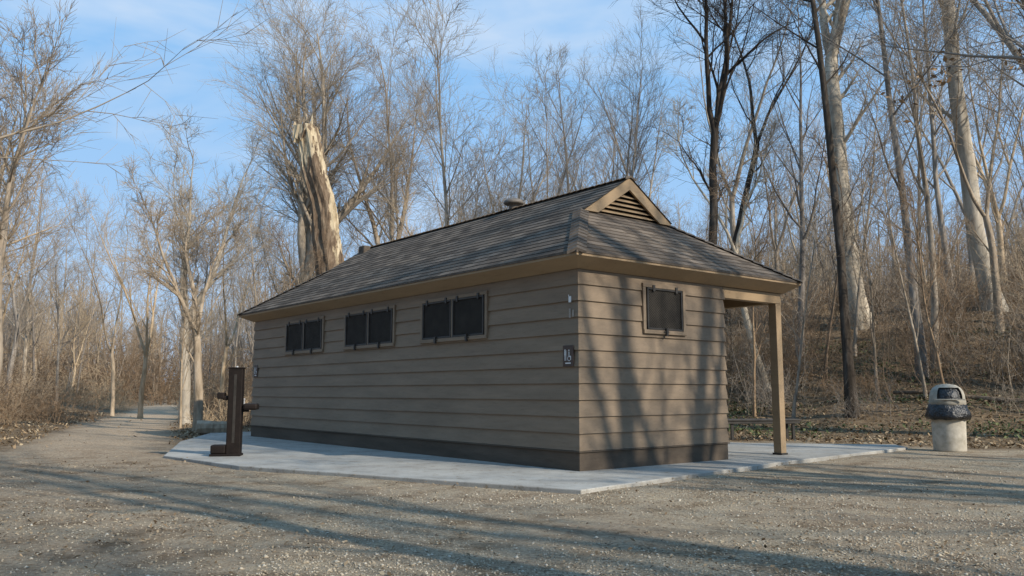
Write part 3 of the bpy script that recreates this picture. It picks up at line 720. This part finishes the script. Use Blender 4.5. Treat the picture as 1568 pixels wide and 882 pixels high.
def leaves(name,x,y,s,mat,tilt=.5,dz=.01,z0=None):
    n=len(x); a=rng.uniform(0,6.28,n)
    base=np.array([[-1,0,0],[-.1,-.45,.12],[1,0,0],[-.1,.45,.12]],float)
    P=base[None]*s[:,None,None]; 
    tx=rng.normal(size=n)*tilt; ty=rng.normal(size=n)*tilt
    c,si=np.cos(a)[:,None],np.sin(a)[:,None]
    Xr=P[:,:,0]*c-P[:,:,1]*si; Yr=P[:,:,0]*si+P[:,:,1]*c; Zr_=P[:,:,2]+Xr*tx[:,None]+Yr*ty[:,None]
    z=(height(x,y) if z0 is None else z0)+dz+np.abs(rng.normal(size=n))*.02
    V=np.stack([Xr+x[:,None],Yr+y[:,None],Zr_+z[:,None]],-1).reshape(-1,3)
    F=np.arange(n*4).reshape(n,4)
    obj(name,mesh_np(name,V,F,[mat]))
n=70000; y=rng.uniform(15.5,40,n); x=rng.uniform(-.75,.75,n)*y; g,_=gmask(x,y); ok=(rng.uniform(size=n)>g*.985)&~inslab(x,y); ok&=(x>-2)|(rng.uniform(size=n)<.6); x,y=x[ok],y[ok]
leaves('leaf_litter',x,y,rng.uniform(.02,.055,len(x)),M_lf)
n=12000; y=3.8+12*rng.beta(1,1.5,n); x=rng.uniform(-.7,.7,n)*y; ok=~inslab(x,y); cl=np.sin(x*.9+1.3*np.sin(y*.8))+np.sin(y*1.4+x*.5)+rng.normal(size=n)*.5; ok&=(cl>.6)|(rng.uniform(size=n)<.15)
leaves('fallen_leaves',x[ok],y[ok],rng.uniform(.008,.026,ok.sum()),M_lf,.3,.004)
n=34000; x=rng.uniform(4,20,n); y=rng.uniform(14,30,n); d=hill_d(x,y); ok=(d>-.4)&(d<11)&(np.sin(x*1.3)+np.sin(y*1.9+x)+rng.normal(size=n)*.7>.3)
leaves('ground_ivy',x[ok],y[ok],rng.uniform(.025,.055,ok.sum()),M_iv,.6,.04)

# ------------------------------------------------------------------ camera, light, sky
cam=bpy.data.cameras.new('camera'); cam.sensor_width=36; cam.lens=29.43; cam.clip_end=3000; cam.clip_start=.05
co=bpy.data.objects.new('camera',cam); link(co); co.location=(0,0,.98); co.rotation_euler=(math.radians(97.07),0,0); scene.camera=co
EL=math.radians(30); AZ=math.radians(130)
S=Vector((math.sin(AZ)*math.cos(EL),math.cos(AZ)*math.cos(EL),math.sin(EL)))
sl=bpy.data.lights.new('sun','SUN'); sl.energy=5.0; sl.angle=math.radians(.53); sl.color=(1,.92,.79)
sobj=bpy.data.objects.new('sun',sl); link(sobj); sobj.rotation_euler=(-S).to_track_quat('-Z','Y').to_euler()
w=bpy.data.worlds.new('World'); scene.world=w; w.use_nodes=True; nt=w.node_tree
bg=nt.nodes['Background']; bg.inputs[1].default_value=.10
sky=nt.nodes.new('ShaderNodeTexSky'); sky.sky_type='NISHITA'; sky.sun_disc=False; sky.sun_elevation=EL; sky.sun_rotation=AZ; sky.air_density=1.0; sky.dust_density=.3; sky.ozone_density=1.2
tc=nt.nodes.new('ShaderNodeTexCoord'); mp=nt.nodes.new('ShaderNodeMapping'); mp.inputs['Scale'].default_value=(1.0,1.0,3.0); mp.inputs['Location'].default_value=(.75,.2,.1)
nt.links.new(tc.outputs['Generated'],mp.inputs[0])
nz=nt.nodes.new('ShaderNodeTexNoise'); nz.inputs['Scale'].default_value=2.4; nz.inputs['Detail'].default_value=5; nz.inputs['Roughness'].default_value=.55; nz.inputs['Distortion'].default_value=.3
nt.links.new(mp.outputs[0],nz.inputs['Vector'])
rc=ramp(nt,[(.52,(0,0,0)),(.72,(.6,.6,.6))]); nt.links.new(nz.outputs[0],rc.inputs[0])
sz=nt.nodes.new('ShaderNodeSeparateXYZ'); nt.links.new(tc.outputs['Generated'],sz.inputs[0])
rh=ramp(nt,[(0,(.7,.7,.7)),(.22,(.3,.3,.3)),(.45,(.04,.04,.04)),(1,(0,0,0))]); nt.links.new(sz.outputs[2],rh.inputs[0])
base=mixc(nt,.92,sky.outputs[0],(2.5,5.5,9.6))
hz=mixc(nt,rh.outputs[0],base,(6.3,7.7,9.5))
mo=mixc(nt,rc.outputs[0],hz,(8.0,8.7,9.6)); nt.links.new(mo,bg.inputs[0])
scene.view_settings.view_transform='Standard'; scene.view_settings.look='None'; scene.view_settings.exposure=0
